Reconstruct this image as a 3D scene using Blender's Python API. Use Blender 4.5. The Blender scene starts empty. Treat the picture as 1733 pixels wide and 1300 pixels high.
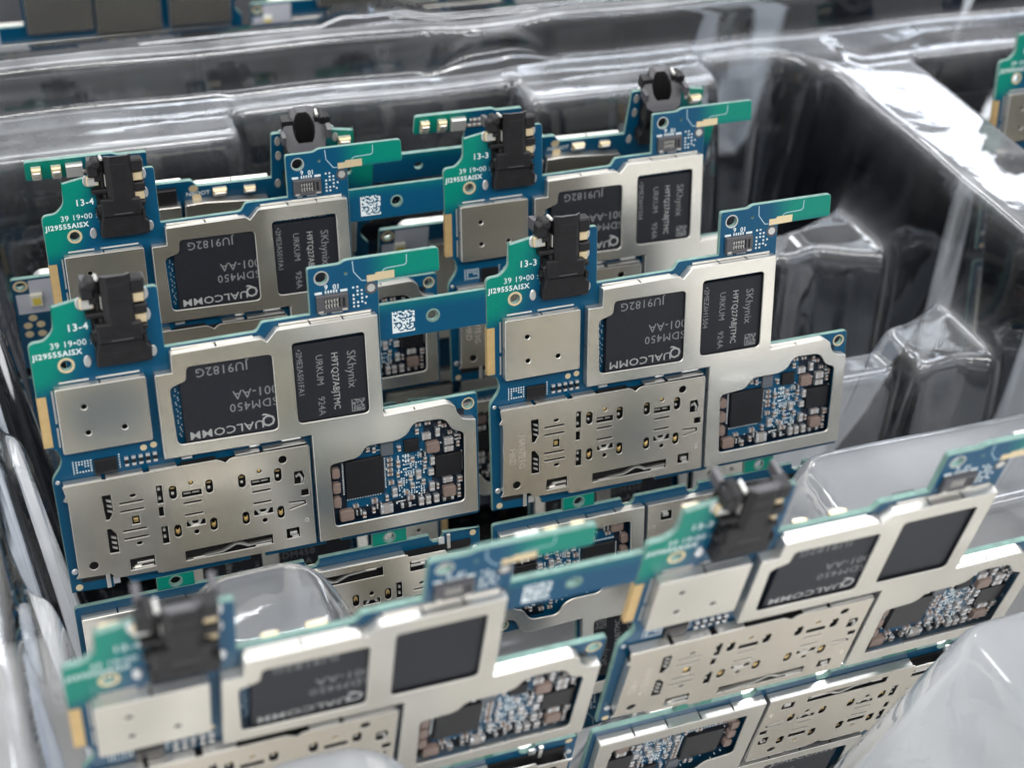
import bpy, math, random
import numpy as np
from mathutils import Vector, Matrix
from mathutils.geometry import tessellate_polygon
# The scene is modelled in millimetres and scaled so that 1 Blender unit = 1 cm.
S = 0.1
sc = bpy.context.scene
sc.unit_settings.system = 'METRIC'; sc.unit_settings.scale_length = 0.01
COL = sc.collection
rnd = random.Random(7)

# ------------------------------------------------------------------ camera
cam_d = bpy.data.cameras.new('camera'); cam = bpy.data.objects.new('camera', cam_d); COL.objects.link(cam)
Wm = Matrix(((0.935, -0.1657, 0.3136), (-0.3499, -0.5744, 0.74), (0.0575, -0.8016, -0.5951)))   # camera axes (right, down, forward) in the tray frame
R3 = Matrix((Wm.col[0], -Wm.col[1], -Wm.col[2])).transposed()
cam.matrix_world = Matrix.Translation(Vector((-42.244, -183.324, 146.877)) * S) @ R3.to_4x4()
cam_d.sensor_width = 36.0; cam_d.lens = 36.0 * 2607.9 / 1733.0
cam_d.clip_start = 0.5; cam_d.clip_end = 400.0
cam_d.dof.use_dof = True; cam_d.dof.focus_distance = 24.6; cam_d.dof.aperture_fstop = 0.21
sc.camera = cam
# ------------------------------------------------------------------ world and lamps (unseen ceiling tubes of the shop)
world = bpy.data.worlds.new('World'); sc.world = world; world.use_nodes = True
wt = world.node_tree; bg = wt.nodes['Background']
# unseen shop ceiling, bright panels made up for reflections, dimmer surroundings below the horizon
def unseen_ceiling():
    nt = wt; L = nt.links; tc = nt.nodes.new('ShaderNodeTexCoord'); sp = nt.nodes.new('ShaderNodeSeparateXYZ'); L.new(tc.outputs['Generated'], sp.inputs[0])
    def op(o, *a, clamp=False):
        n = nt.nodes.new('ShaderNodeMath'); n.operation = o; n.use_clamp = clamp
        for i, v in enumerate(a):
            if isinstance(v, (int, float)): n.inputs[i].default_value = v
            else: L.new(v, n.inputs[i])
        return n.outputs[0]
    zc = op('MAXIMUM', sp.outputs['Z'], 0.30); u = op('DIVIDE', sp.outputs['X'], zc); v = op('DIVIDE', sp.outputs['Y'], zc)
    fu = op('FRACT', op('ADD', op('MULTIPLY', u, 0.42), 0.15)); fv = op('FRACT', op('ADD', op('MULTIPLY', v, 0.75), 0.30))
    pu = op('MULTIPLY', op('GREATER_THAN', fu, 0.22), op('LESS_THAN', fu, 0.86)); pv = op('MULTIPLY', op('GREATER_THAN', fv, 0.40), op('LESS_THAN', fv, 0.68))
    up = op('GREATER_THAN', sp.outputs['Z'], 0.34)
    panel = op('MULTIPLY', op('MULTIPLY', pu, pv), up)
    st = op('ADD', op('MULTIPLY', panel, 4.5), 0.36); L.new(st, bg.inputs['Strength'])  # bright panels made up for reflections
    nz = nt.nodes.new('ShaderNodeTexNoise'); nz.inputs['Scale'].default_value = 2.5; L.new(tc.outputs['Generated'], nz.inputs['Vector'])
    cr = nt.nodes.new('ShaderNodeValToRGB'); cr.color_ramp.elements[0].color = (0.50, 0.53, 0.60, 1); cr.color_ramp.elements[0].position = 0.25; cr.color_ramp.elements[1].color = (1.0, 0.98, 0.94, 1); cr.color_ramp.elements[1].position = 0.62
    L.new(nz.outputs['Fac'], cr.inputs[0]); L.new(cr.outputs[0], bg.inputs['Color'])
unseen_ceiling()
def lamp(name, loc, target, sx, sy, power, col=(1, 1, 1)):
    d = bpy.data.lights.new(name, 'AREA'); d.shape = 'RECTANGLE'; d.size = sx; d.size_y = sy; d.energy = power; d.color = col
    o = bpy.data.objects.new(name, d); COL.objects.link(o); o.location = loc
    o.rotation_euler = (Vector(target) - Vector(loc)).to_track_quat('-Z', 'Y').to_euler(); return o
lamp('ceiling_tube', (-6, 46, 46), (2, 0, 0), 60, 5, 6200, (1.0, 0.99, 0.96))
lamp('ceiling_tube', (20, 24, 62), (2, 0, 0), 60, 5, 6500, (0.95, 0.98, 1.0))
lamp('ceiling_tube', (-10, -40, 60), (2, 0, 0), 70, 10, 14500, (1.0, 0.95, 0.87))
sc.view_settings.view_transform = 'Standard'; sc.view_settings.look = 'None'
sc.view_settings.exposure = 0.85; sc.view_settings.gamma = 1.0
sc.cycles.max_bounces = 14; sc.cycles.transparent_max_bounces = 32; sc.cycles.glossy_bounces = 6; sc.cycles.diffuse_bounces = 4
sc.cycles.caustics_reflective = False; sc.cycles.caustics_refractive = False

# ------------------------------------------------------------------ materials
def srgb(*c):
    return tuple(((x / 255) / 12.92 if x / 255 <= 0.04045 else ((x / 255 + 0.055) / 1.055) ** 2.4) for x in c) + (1.0,)
MATS = {}
def mat(name, color, rough=0.5, metal=0.0, bump=0.0, bscale=30.0, var=0.0, spec=0.5, vscale=8.0, coat=0.0):
    m = bpy.data.materials.new(name); m.use_nodes = True; nt = m.node_tree; b = nt.nodes['Principled BSDF']
    b.inputs['Base Color'].default_value = color; b.inputs['Roughness'].default_value = rough
    b.inputs['Metallic'].default_value = metal; b.inputs['Specular IOR Level'].default_value = spec
    b.inputs['Coat Weight'].default_value = coat
    tc = nt.nodes.new('ShaderNodeTexCoord')
    if var > 0:
        n = nt.nodes.new('ShaderNodeTexNoise'); n.inputs['Scale'].default_value = vscale; n.inputs['Detail'].default_value = 2
        nt.links.new(tc.outputs['Object'], n.inputs['Vector'])
        r = nt.nodes.new('ShaderNodeMapRange'); r.inputs['To Min'].default_value = 1 - var; r.inputs['To Max'].default_value = 1 + var
        r.inputs['From Min'].default_value = 0.3; r.inputs['From Max'].default_value = 0.7
        nt.links.new(n.outputs['Fac'], r.inputs['Value'])
        mx = nt.nodes.new('ShaderNodeMix'); mx.data_type = 'RGBA'; mx.blend_type = 'MULTIPLY'; mx.inputs[0].default_value = 1
        mx.inputs[6].default_value = color; nt.links.new(r.outputs['Result'], mx.inputs[7]); nt.links.new(mx.outputs[2], b.inputs['Base Color'])
        r2 = nt.nodes.new('ShaderNodeMapRange'); r2.inputs['To Min'].default_value = rough * (1 - var); r2.inputs['To Max'].default_value = min(1, rough * (1 + var))
        nt.links.new(n.outputs['Fac'], r2.inputs['Value']); nt.links.new(r2.outputs['Result'], b.inputs['Roughness'])
    if bump > 0:
        n2 = nt.nodes.new('ShaderNodeTexNoise'); n2.inputs['Scale'].default_value = bscale; n2.inputs['Detail'].default_value = 4
        nt.links.new(tc.outputs['Object'], n2.inputs['Vector'])
        bp = nt.nodes.new('ShaderNodeBump'); bp.inputs['Strength'].default_value = bump; bp.inputs['Distance'].default_value = 0.01
        nt.links.new(n2.outputs['Fac'], bp.inputs['Height']); nt.links.new(bp.outputs['Normal'], b.inputs['Normal'])
    MATS[name] = m; return m
mat('shield_metal', (0.76, 0.73, 0.655, 1), 0.22, 0.95, var=0.06, vscale=0.9)
mat('tray_metal', (0.72, 0.665, 0.57, 1), 0.26, 0.95, var=0.06, vscale=1.0)
mat('etched_metal', (0.62, 0.58, 0.51, 1), 0.55, 0.6)
mat('edge_metal', (0.70, 0.69, 0.66, 1), 0.38, 0.9)
mat('gold', (0.83, 0.60, 0.26, 1), 0.28, 0.9)
mat('gold_plate', (0.70, 0.50, 0.24, 1), 0.42, 0.55, var=0.06)
mat('gold_pad', (0.78, 0.65, 0.42, 1), 0.45, 0.5)
mat('solder', (0.72, 0.74, 0.76, 1), 0.3, 0.75)
mat('tin_pad', (0.62, 0.62, 0.60, 1), 0.4, 0.6)
mat('edge_fibre', (0.15, 0.265, 0.24, 1), 0.6, 0.0, var=0.2)
mat('black_plastic', (0.010, 0.010, 0.012, 1), 0.46, 0.0, bump=0.25, bscale=60, var=0.2, spec=0.35)
mat('grey_plastic', (0.075, 0.075, 0.085, 1), 0.4)
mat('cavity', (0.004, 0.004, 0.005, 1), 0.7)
mat('chip_epoxy', (0.013, 0.015, 0.021, 1), 0.40, 0.0, bump=0.35, bscale=220, var=0.18, vscale=30, spec=0.35)
mat('chip_black', (0.007, 0.007, 0.009, 1), 0.32, 0.0, bump=0.1, bscale=120)
mat('chip_grey', (0.10, 0.115, 0.135, 1), 0.35)
mat('laser_print', (0.20, 0.21, 0.22, 1), 0.7)
mat('laser_print_bright', (0.36, 0.375, 0.38, 1), 0.6)
mat('silk_white', (0.72, 0.80, 0.83, 1), 0.6)
mat('ceramic_brown', (0.26, 0.19, 0.155, 1), 0.4, var=0.2, vscale=2)
mat('inductor_brown', (0.22, 0.165, 0.145, 1), 0.45, 0.0, var=0.15, vscale=6)
mat('cap_grey', (0.36, 0.34, 0.33, 1), 0.45)
mat('painted_shade', (0.004, 0.010, 0.022, 1), 0.4, spec=0.3)  # near-black colour for shade painted inside the shield window
mat('white_mask', (0.60, 0.63, 0.72, 1), 0.5)
mat('led_yellow', (0.85, 0.68, 0.10, 1), 0.35)
mat('led_white', (0.85, 0.84, 0.72, 1), 0.35)
mat('copper_foil', (0.75, 0.42, 0.28, 1), 0.4, 0.6)
mat('trace_line', (0.42, 0.60, 0.70, 1), 0.5)
mat('coal_mat', (0.006, 0.006, 0.008, 1), 0.95, var=0.04, vscale=0.4, spec=0.05)
mat('pale_bench', (0.74, 0.73, 0.72, 1), 0.5, bump=0.1, bscale=3, var=0.15, vscale=0.3)

def board_material():
    """solder mask: blue over copper, green where the laminate has none"""
    m = bpy.data.materials.new('solder_mask'); m.use_nodes = True; nt = m.node_tree; b = nt.nodes['Principled BSDF']; L = nt.links
    tc = nt.nodes.new('ShaderNodeTexCoord'); sp = nt.nodes.new('ShaderNodeSeparateXYZ'); L.new(tc.outputs['Object'], sp.inputs[0])
    nz = nt.nodes.new('ShaderNodeTexNoise'); nz.inputs['Scale'].default_value = 1.2; L.new(tc.outputs['Object'], nz.inputs['Vector'])
    def ramp(sock, a, c):
        r = nt.nodes.new('ShaderNodeMapRange'); r.interpolation_type = 'SMOOTHSTEP'
        r.inputs['From Min'].default_value = a; r.inputs['From Max'].default_value = c; L.new(sock, r.inputs['Value']); return r.outputs['Result']
    def op(o, a, c):
        n = nt.nodes.new('ShaderNodeMath'); n.operation = o
        for i, v in enumerate((a, c)):
            if isinstance(v, (int, float)): n.inputs[i].default_value = v
            else: L.new(v, n.inputs[i])
        return n.outputs[0]
    X, Y = sp.outputs['X'], sp.outputs['Y']
    arm = op('MULTIPLY', ramp(X, 1.15, 1.75), ramp(Y, 2.0, 2.2))
    skew = op('ADD', X, op('MULTIPLY', Y, -0.45))
    left = op('MULTIPLY', ramp(skew, -3.55, -4.25), ramp(Y, 0.95, 1.35))
    tab = op('MULTIPLY', ramp(Y, -2.33, -2.36), ramp(Y, -2.62, -2.60))
    barup = op('MULTIPLY', op('MULTIPLY', ramp(X, 1.40, 1.41), ramp(Y, 1.45, 1.75)), op('MULTIPLY', ramp(Y, 1.99, 1.95), 0.45))
    g = op('MAXIMUM', op('MAXIMUM', arm, left), op('MAXIMUM', tab, barup))
    g = op('ADD', g, op('MULTIPLY', op('SUBTRACT', nz.outputs['Fac'], 0.5), 0.12))
    mx = nt.nodes.new('ShaderNodeMix'); mx.data_type = 'RGBA'
    mx.inputs[6].default_value = (0.001, 0.072, 0.16, 1); mx.inputs[7].default_value = (0.0, 0.225, 0.165, 1)
    cl = nt.nodes.new('ShaderNodeClamp'); L.new(g, cl.inputs[0]); L.new(cl.outputs[0], mx.inputs[0])
    # faint copper routing under the mask
    br = nt.nodes.new('ShaderNodeTexBrick'); br.inputs['Scale'].default_value = 9; br.inputs['Mortar Size'].default_value = 0.03
    br.inputs['Color1'].default_value = (1, 1, 1, 1); br.inputs['Color2'].default_value = (0.90, 0.90, 0.90, 1); br.inputs['Mortar'].default_value = (0.82, 0.82, 0.82, 1)
    L.new(tc.outputs['Object'], br.inputs['Vector'])
    m2 = nt.nodes.new('ShaderNodeMix'); m2.data_type = 'RGBA'; m2.blend_type = 'MULTIPLY'; m2.inputs[0].default_value = 0.7
    L.new(mx.outputs[2], m2.inputs[6]); L.new(br.outputs['Color'], m2.inputs[7]); L.new(m2.outputs[2], b.inputs['Base Color'])
    b.inputs['Roughness'].default_value = 0.34; b.inputs['Specular IOR Level'].default_value = 0.3
    MATS['solder_mask'] = m
board_material()

def plastic_material():
    """thin clear thermoformed PET: mostly see-through, glossy, a touch milky"""
    m = bpy.data.materials.new('clear_plastic'); m.use_nodes = True; nt = m.node_tree; L = nt.links
    for n in list(nt.nodes): nt.nodes.remove(n)
    out = nt.nodes.new('ShaderNodeOutputMaterial')
    tr = nt.nodes.new('ShaderNodeBsdfTransparent'); tr.inputs[0].default_value = (0.93, 0.945, 0.96, 1)
    gl = nt.nodes.new('ShaderNodeBsdfGlossy'); gl.inputs['Color'].default_value = (0.90, 0.94, 1.0, 1); gl.inputs['Roughness'].default_value = 0.045
    df = nt.nodes.new('ShaderNodeBsdfDiffuse'); df.inputs[0].default_value = (0.80, 0.83, 0.88, 1)
    tl = nt.nodes.new('ShaderNodeBsdfTranslucent'); tl.inputs[0].default_value = (0.80, 0.83, 0.88, 1)
    tc = nt.nodes.new('ShaderNodeTexCoord')
    mp = nt.nodes.new('ShaderNodeMapping'); mp.inputs['Scale'].default_value = (1.0, 1.0, 0.18); L.new(tc.outputs['Object'], mp.inputs[0])
    n1 = nt.nodes.new('ShaderNodeTexNoise'); n1.inputs['Scale'].default_value = 1.1; n1.inputs['Detail'].default_value = 2; n1.inputs['Distortion'].default_value = 0.3
    L.new(mp.outputs[0], n1.inputs['Vector'])
    n2 = nt.nodes.new('ShaderNodeTexNoise'); n2.inputs['Scale'].default_value = 9; n2.inputs['Detail'].default_value = 2; L.new(tc.outputs['Object'], n2.inputs['Vector'])
    ad = nt.nodes.new('ShaderNodeMath'); ad.operation = 'MULTIPLY_ADD'; ad.inputs[1].default_value = 0.05
    L.new(n2.outputs['Fac'], ad.inputs[0]); L.new(n1.outputs['Fac'], ad.inputs[2])
    bp = nt.nodes.new('ShaderNodeBump'); bp.inputs['Strength'].default_value = 0.12; bp.inputs['Distance'].default_value = 0.08; L.new(ad.outputs[0], bp.inputs['Height'])
    fr = nt.nodes.new('ShaderNodeFresnel'); fr.inputs['IOR'].default_value = 1.6
    for n in (gl, fr): L.new(bp.outputs['Normal'], n.inputs['Normal'])
    k = nt.nodes.new('ShaderNodeMath'); k.operation = 'MULTIPLY'; k.inputs[1].default_value = 1.45; k.use_clamp = True; L.new(fr.outputs[0], k.inputs[0])
    a = nt.nodes.new('ShaderNodeMixShader'); a.inputs[0].default_value = 0.5; L.new(df.outputs[0], a.inputs[1]); L.new(tl.outputs[0], a.inputs[2])
    milk = nt.nodes.new('ShaderNodeMapRange'); milk.inputs['From Min'].default_value = 0.35; milk.inputs['From Max'].default_value = 0.75
    milk.inputs['To Min'].default_value = 0.0; milk.inputs['To Max'].default_value = 0.016; L.new(n1.outputs['Fac'], milk.inputs['Value'])
    at = nt.nodes.new('ShaderNodeAttribute'); at.attribute_name = 'haze_glare'      # painted glare on flats and glints at folds, over real cloudiness of thick sheet
    n3 = nt.nodes.new('ShaderNodeTexNoise'); n3.inputs['Scale'].default_value = 0.8; n3.inputs['Detail'].default_value = 4; L.new(tc.outputs['Object'], n3.inputs['Vector'])
    v3 = nt.nodes.new('ShaderNodeMapRange'); v3.inputs['From Min'].default_value = 0.3; v3.inputs['From Max'].default_value = 0.7; v3.inputs['To Min'].default_value = 0.45; v3.inputs['To Max'].default_value = 1.35; L.new(n3.outputs['Fac'], v3.inputs['Value'])
    mh = nt.nodes.new('ShaderNodeMath'); mh.operation = 'MULTIPLY'; L.new(at.outputs['Fac'], mh.inputs[0]); L.new(v3.outputs[0], mh.inputs[1])
    ma = nt.nodes.new('ShaderNodeMath'); ma.operation = 'ADD'; ma.use_clamp = True; L.new(mh.outputs[0], ma.inputs[0]); L.new(milk.outputs[0], ma.inputs[1])
    m1 = nt.nodes.new('ShaderNodeMixShader'); L.new(ma.outputs[0], m1.inputs[0]); L.new(tr.outputs[0], m1.inputs[1]); L.new(a.outputs[0], m1.inputs[2])
    m2 = nt.nodes.new('ShaderNodeMixShader'); L.new(k.outputs[0], m2.inputs[0]); L.new(m1.outputs[0], m2.inputs[1]); L.new(gl.outputs[0], m2.inputs[2])
    L.new(m2.outputs[0], out.inputs['Surface']); MATS['clear_plastic'] = m
plastic_material()

# ------------------------------------------------------------------ mesh helpers (all in mm)
class MB:
    def __init__(s): s.v = []; s.f = []; s.m = []; s.mats = []
    def mi(s, name):
        if name not in s.mats: s.mats.append(name)
        return s.mats.index(name)
    def face(s, idx, m): s.f.append(tuple(idx)); s.m.append(s.mi(m))
    def mesh(s, name, smooth=False):
        me = bpy.data.meshes.new(name)
        me.from_pydata([(x * S, y * S, z * S) for x, y, z in s.v], [], s.f)
        for n in s.mats: me.materials.append(MATS[n])
        me.polygons.foreach_set('material_index', s.m)
        if smooth: me.polygons.foreach_set('use_smooth', [True] * len(s.f))
        me.update(); return me
    def poly(s, outer, holes=(), z0=0, z1=1, top='shield_metal', side=None, bottom=None, bev=0.0):
        side = side or top; bottom = bottom or side
        def area(p): return sum(p[i][0] * p[(i + 1) % len(p)][1] - p[(i + 1) % len(p)][0] * p[i][1] for i in range(len(p)))
        loops = [list(outer) if area(outer) > 0 else list(outer)[::-1]] + [list(h) if area(h) < 0 else list(h)[::-1] for h in holes]
        def inset(p, d):
            o = []; n = len(p)
            for i in range(n):
                a, b, c = Vector(p[i - 1]), Vector(p[i]), Vector(p[(i + 1) % n])
                e1 = (b - a); e2 = (c - b)
                if e1.length < 1e-6 or e2.length < 1e-6: o.append(tuple(b)); continue
                e1.normalize(); e2.normalize()
                n1 = Vector((-e1.y, e1.x)); n2 = Vector((-e2.y, e2.x)); k = n1 + n2
                den = max(0.35, 1 + n1.dot(n2)); q = b + k * (d / den); o.append((q.x, q.y))
            return o
        tl = [inset(l, bev) for l in loops] if bev > 0 else loops
        def tess(ls): return tessellate_polygon([[Vector((x, y, 0)) for x, y in l] for l in ls])
        flatT = [p for l in tl for p in l]; flatB = [p for l in loops for p in l]; N = len(flatT); b0 = len(s.v)
        s.v += [(x, y, z1) for x, y in flatT] + [(x, y, z0) for x, y in flatB]
        mid = b0
        if bev > 0: mid = len(s.v); s.v += [(x, y, z1 - bev) for x, y in flatB]
        for t in tess(tl):
            a, b, c = [Vector(flatT[i]) for i in t]
            cr = (b - a).cross(c - a)
            t = t if cr > 0 else t[::-1]
            s.face([b0 + i for i in t], top); s.face([b0 + N + i for i in t[::-1]], bottom)
        k = 0
        for l in loops:
            n = len(l)
            for i in range(n):
                p, q = k + i, k + (i + 1) % n
                s.face((b0 + N + p, b0 + N + q, mid + q, mid + p), side)
                if bev > 0: s.face((mid + p, mid + q, b0 + q, b0 + p), side if side != 'edge_fibre' else side)
            k += n
        return s
    def box(s, x0, x1, y0, y1, z0, z1, m, bev=0.0, side=None):
        return s.poly([(x0, y0), (x1, y0), (x1, y1), (x0, y1)], (), z0, z1, m, side or m, None, bev)
def circ(x, y, r, n=16, ry=None):
    ry = ry or r
    return [(x + r * math.cos(2 * math.pi * i / n), y + ry * math.sin(2 * math.pi * i / n)) for i in range(n)]
def cap_(x, y, w, h, n=5):      # upright capsule outline
    r = w / 2; o = []
    for i in range(n + 1): a = math.pi * i / n; o.append((x + r * math.cos(a), y + h / 2 - r + r * math.sin(a)))
    for i in range(n + 1): a = math.pi + math.pi * i / n; o.append((x + r * math.cos(a), y - h / 2 + r + r * math.sin(a)))
    return o
def rct(x0, x1, y0, y1): return [(x0, y0), (x1, y0), (x1, y1), (x0, y1)]
def rnd_poly(pts, r, n=3):      # round corners of a polygon; pts may carry their own radius
    o = []; N = len(pts)
    for i in range(N):
        a, b, c = Vector(pts[i - 1][:2]), Vector(pts[i][:2]), Vector(pts[(i + 1) % N][:2]); rr = pts[i][2] if len(pts[i]) > 2 else r
        e1 = a - b; e2 = c - b; rr = min(rr, e1.length * 0.48, e2.length * 0.48)
        if rr < 0.02: o.append((b.x, b.y)); continue
        p = b + e1.normalized() * rr; q = b + e2.normalized() * rr
        for j in range(n + 1):
            t = j / n; w = p * (1 - t) ** 2 + b * 2 * t * (1 - t) + q * t * t; o.append((w.x, w.y))
    return o
MESH = {}
def cache(key, fn):
    if key not in MESH: MESH[key] = fn()
    return MESH[key]
def text_mesh(key, body, size, material, bold=0.0, space=1.0, sx=1.0):
    def mk():
        c = bpy.data.curves.new('t', 'FONT'); c.body = body; c.size = size * S; c.extrude = 0.0006; c.space_character = space; c.offset = bold * S
        c.resolution_u = 2; c.align_x = 'LEFT'; c.align_y = 'CENTER'
        o = bpy.data.objects.new('t', c); COL.objects.link(o); dg = bpy.context.evaluated_depsgraph_get(); dg.update()
        me = bpy.data.meshes.new_from_object(o.evaluated_get(dg)); bpy.data.objects.remove(o)
        me.materials.clear(); me.materials.append(MATS[material]); me.transform(Matrix.Diagonal((sx, 1, 1, 1))); me.name = 'lettering'; return me
    return cache(('txt', key), mk)

# ------------------------------------------------------------------ the printed circuit board (mm, one phone board)
def scallop(x, y=-23.3, r=1.25, d=1.5):
    return [(x + r, y), (x + r * .9, y + d * .55), (x + r * .45, y + d * .95), (x, y + d), (x - r * .45, y + d * .95), (x - r * .9, y + d * .55), (x - r, y)]
PCB = rnd_poly([(-33.3, 25.0, .9), (-33.5, 20.6, .8), (-34.9, 19.2, .6), (-37.2, 19.1, 1.0), (-37.1, 2.3, .2), (-35.6, 1.9, .5), (-35.0, 0.0, .8), (-35.4, -1.2, .6), (-36.8, -3.0, .8), (-36.5, -23.3, .6)], .3, 4) \
    + [(-30.15, -23.3)] + scallop(-28.9)[::-1] + [(-27.5, -23.3)] + [(-9.2, -23.3)] + scallop(-7.8)[::-1] + [(-6.4, -23.3)] + scallop(4.6)[::-1] + [(6.0, -23.3)] \
    + rnd_poly([(6.2, -23.3, 0), (29.6, -23.3, .6), (29.5, -0.9, .5), (13.9, -0.9, .2), (14.0, 21.0, .2), (23.8, 21.0, .5), (23.7, 24.9, .6), (9.1, 24.9, .4), (8.2, 24.4, .4), (3.3, 24.4, .4),
                (3.3, 17.0, .1), (-4.0, 17.0, .4), (-4.9, 15.6, .5), (-18.4, 15.5, .1), (-18.5, 25.2, .5), (-20.9, 25.2, .1), (-20.9, 17.0, .1), (-28.2, 17.0, .1), (-28.2, 25.1, .1)], .2, 3)
# remove consecutive duplicates
def dedupe(p):
    o = []
    for q in p:
        if not o or (abs(q[0] - o[-1][0]) + abs(q[1] - o[-1][1])) > 1e-3: o.append(q)
    if abs(o[0][0] - o[-1][0]) + abs(o[0][1] - o[-1][1]) < 1e-3: o.pop()
    return o
PCB = dedupe(PCB)
def pcb_mesh():
    h = [circ(-32.4, 15.0, .82), circ(5.34, 22.6, .95), circ(9.1, 22.8, .22, 8), circ(27.9, -2.55, .85)]
    return MB().poly(PCB, h, -.8, 0, 'solder_mask', 'edge_fibre', 'solder_mask', .06).mesh('circuit_board')
def bar_mesh(): return MB().poly(rct(13.95, 31.2, 10.9, 16.8), [circ(22.5, 13.8, .85)], -.8, -.002, 'solder_mask', 'edge_fibre', 'solder_mask', .05).mesh('link_bar')
def tab_mesh():
    o = [(11.0, -23.32), (11.0, -25.78), (16.8, -25.78), (16.8, -23.32)]
    return MB().poly(o, [circ(13.9, -24.55, .82)], -.8, -.002, 'solder_mask', 'edge_fibre', 'solder_mask', .05).mesh('link_tab')
def ring(x, y, r0, r1, m, z=0.0, n=20): return MB().poly(circ(x, y, r1, n), [circ(x, y, r0, n)], z, z + .03, m).mesh('ring')
# shield outlines
MAIN = [(-17.95, 14.9, .15), (-4.5, 15.1, .2), (-3.8, 14.45, .1), (-2.3, 16.1, .25), (13.2, 16.1, .12), (13.45, -1.25, .1), (24.2, -1.0, .5), (25.3, -1.8, .4), (25.5, -3.0, .5), (26.4, -4.3, .6), (28.65, -4.75, .1), (28.8, -21.9, .2),
        (2.1, -21.8, .1), (1.95, -2.35, .1), (-20.5, -2.0, .2), (-20.5, 11.9, .15), (-18.0, 11.9, .1)]
QWIN = [(-18.3, 0.0, .9), (-3.1, -0.35, .9), (-3.2, 12.35, .8), (-15.9, 12.5, .7), (-16.1, 10.3, .5), (-18.6, 9.5, .8)]
KWIN = [(0.0, -0.05, .9), (11.25, -0.2, .9), (11.1, 13.6, .7), (-0.15, 13.55, .7)]
RWIN = [(4.7, -19.5, .7), (26.5, -19.45, .9), (26.6, -6.7, .8), (24.7, -5.9, .6), (23.4, -3.6, 1.2), (18.2, -3.4, 1.4), (17.1, -5.4, .9), (15.4, -6.0, .6), (10.4, -6.0, .8), (9.2, -7.8, 1.4), (4.4, -8.2, .8)]
def wallring(m, pts, gaps, z0, z1, t=.18, rr=.12):
    """folded side wall of a shield: a thin strip along the outline, slit where the can is cut"""
    p = dedupe(rnd_poly(pts, rr, 2)); n = len(p); k = 0
    for i in range(n):
        a, b = Vector(p[i]), Vector(p[(i + 1) % n]); L = (b - a).length
        if L < .05: continue
        e = (b - a) / L; nn = Vector((-e.y, e.x))
        segs = [(0, L)]
        if L > 4:
            c = max(2, int(L / 4.6)); segs = [(L * j / c + (.14 if j else 0), L * (j + 1) / c - (.14 if j < c - 1 else 0)) for j in range(c)]
        for u, w in segs:
            q = [a + e * u, a + e * w, a + e * w + nn * t, a + e * u + nn * t]
            m.poly([(x.x, x.y) for x in q], (), z0 + (0 if L < 4 else rnd.choice((0, .12, .2))), z1, 'edge_metal')
def main_mesh():
    m = MB(); o = dedupe(rnd_poly(MAIN, .1, 3)); hs = [dedupe(rnd_poly(w, .5, 5)) for w in (QWIN, KWIN, RWIN)]
    m.poly(o, hs, 1.42, 1.62, 'shield_metal', 'edge_metal', 'cavity', .09)
    ins = [(p[0] * .9995, p[1] * .9995) + tuple(p[2:]) for p in MAIN]
    rev = ins if sum(ins[i][0] * ins[(i + 1) % len(ins)][1] - ins[(i + 1) % len(ins)][0] * ins[i][1] for i in range(len(ins))) > 0 else ins[::-1]
    wallring(m, rev, None, .05, 1.419, .16)
    # raised flange foot seen above the shield's top edge
    m.box(-17.6, -5.6, 14.98, 15.25, .02, .35, 'edge_metal'); m.box(-1.6, 12.6, 16.18, 16.5, .02, .3, 'edge_metal'); m.box(14.0, 24.0, -1.2, -.98, .02, .9, 'edge_metal')
    return m.mesh('shield_frame')
def can_mesh():
    m = MB(); P = [(-34.65, 1.6), (-21.8, 1.6), (-21.8, 12.1), (-34.65, 12.1)]
    m.poly(rnd_poly(P, .35, 3), [circ(-30.9, 8.8, .42), circ(-30.8, 4.57, .42), circ(-25.62, 4.54, .42)], 1.38, 1.6, 'shield_metal', 'edge_metal', 'cavity', .1)
    wallring(m, [(-34.6, 1.65), (-21.85, 1.65), (-21.85, 12.05), (-34.6, 12.05)], None, .05, 1.379, .16)
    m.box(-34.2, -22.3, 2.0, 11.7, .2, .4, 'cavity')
    m.box(-33.8, -29.6, 12.3, 12.55, .02, .12, 'tin_pad'); m.box(-28.6, -22.4, 12.3, 12.55, .02, .12, 'tin_pad')
    m.poly(rct(-35.05, -34.8, 2.2, 5.4), (), .02, .1, 'tin_pad'); m.poly(rct(-35.05, -34.8, 6.1, 11.4), (), .02, .1, 'tin_pad')
    return m.mesh('shield_can')
SLITS = [(-27.9, -24.35, -8.15), (-27.9, -24.35, -9.55), (-27.9, -24.3, -13.0), (-27.9, -24.2, -14.4), (-18.5, -15.7, -10.15), (-18.5, -15.65, -12.25), (-8.0, -5.1, -10.45), (-7.95, -5.1, -12.5)]
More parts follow.
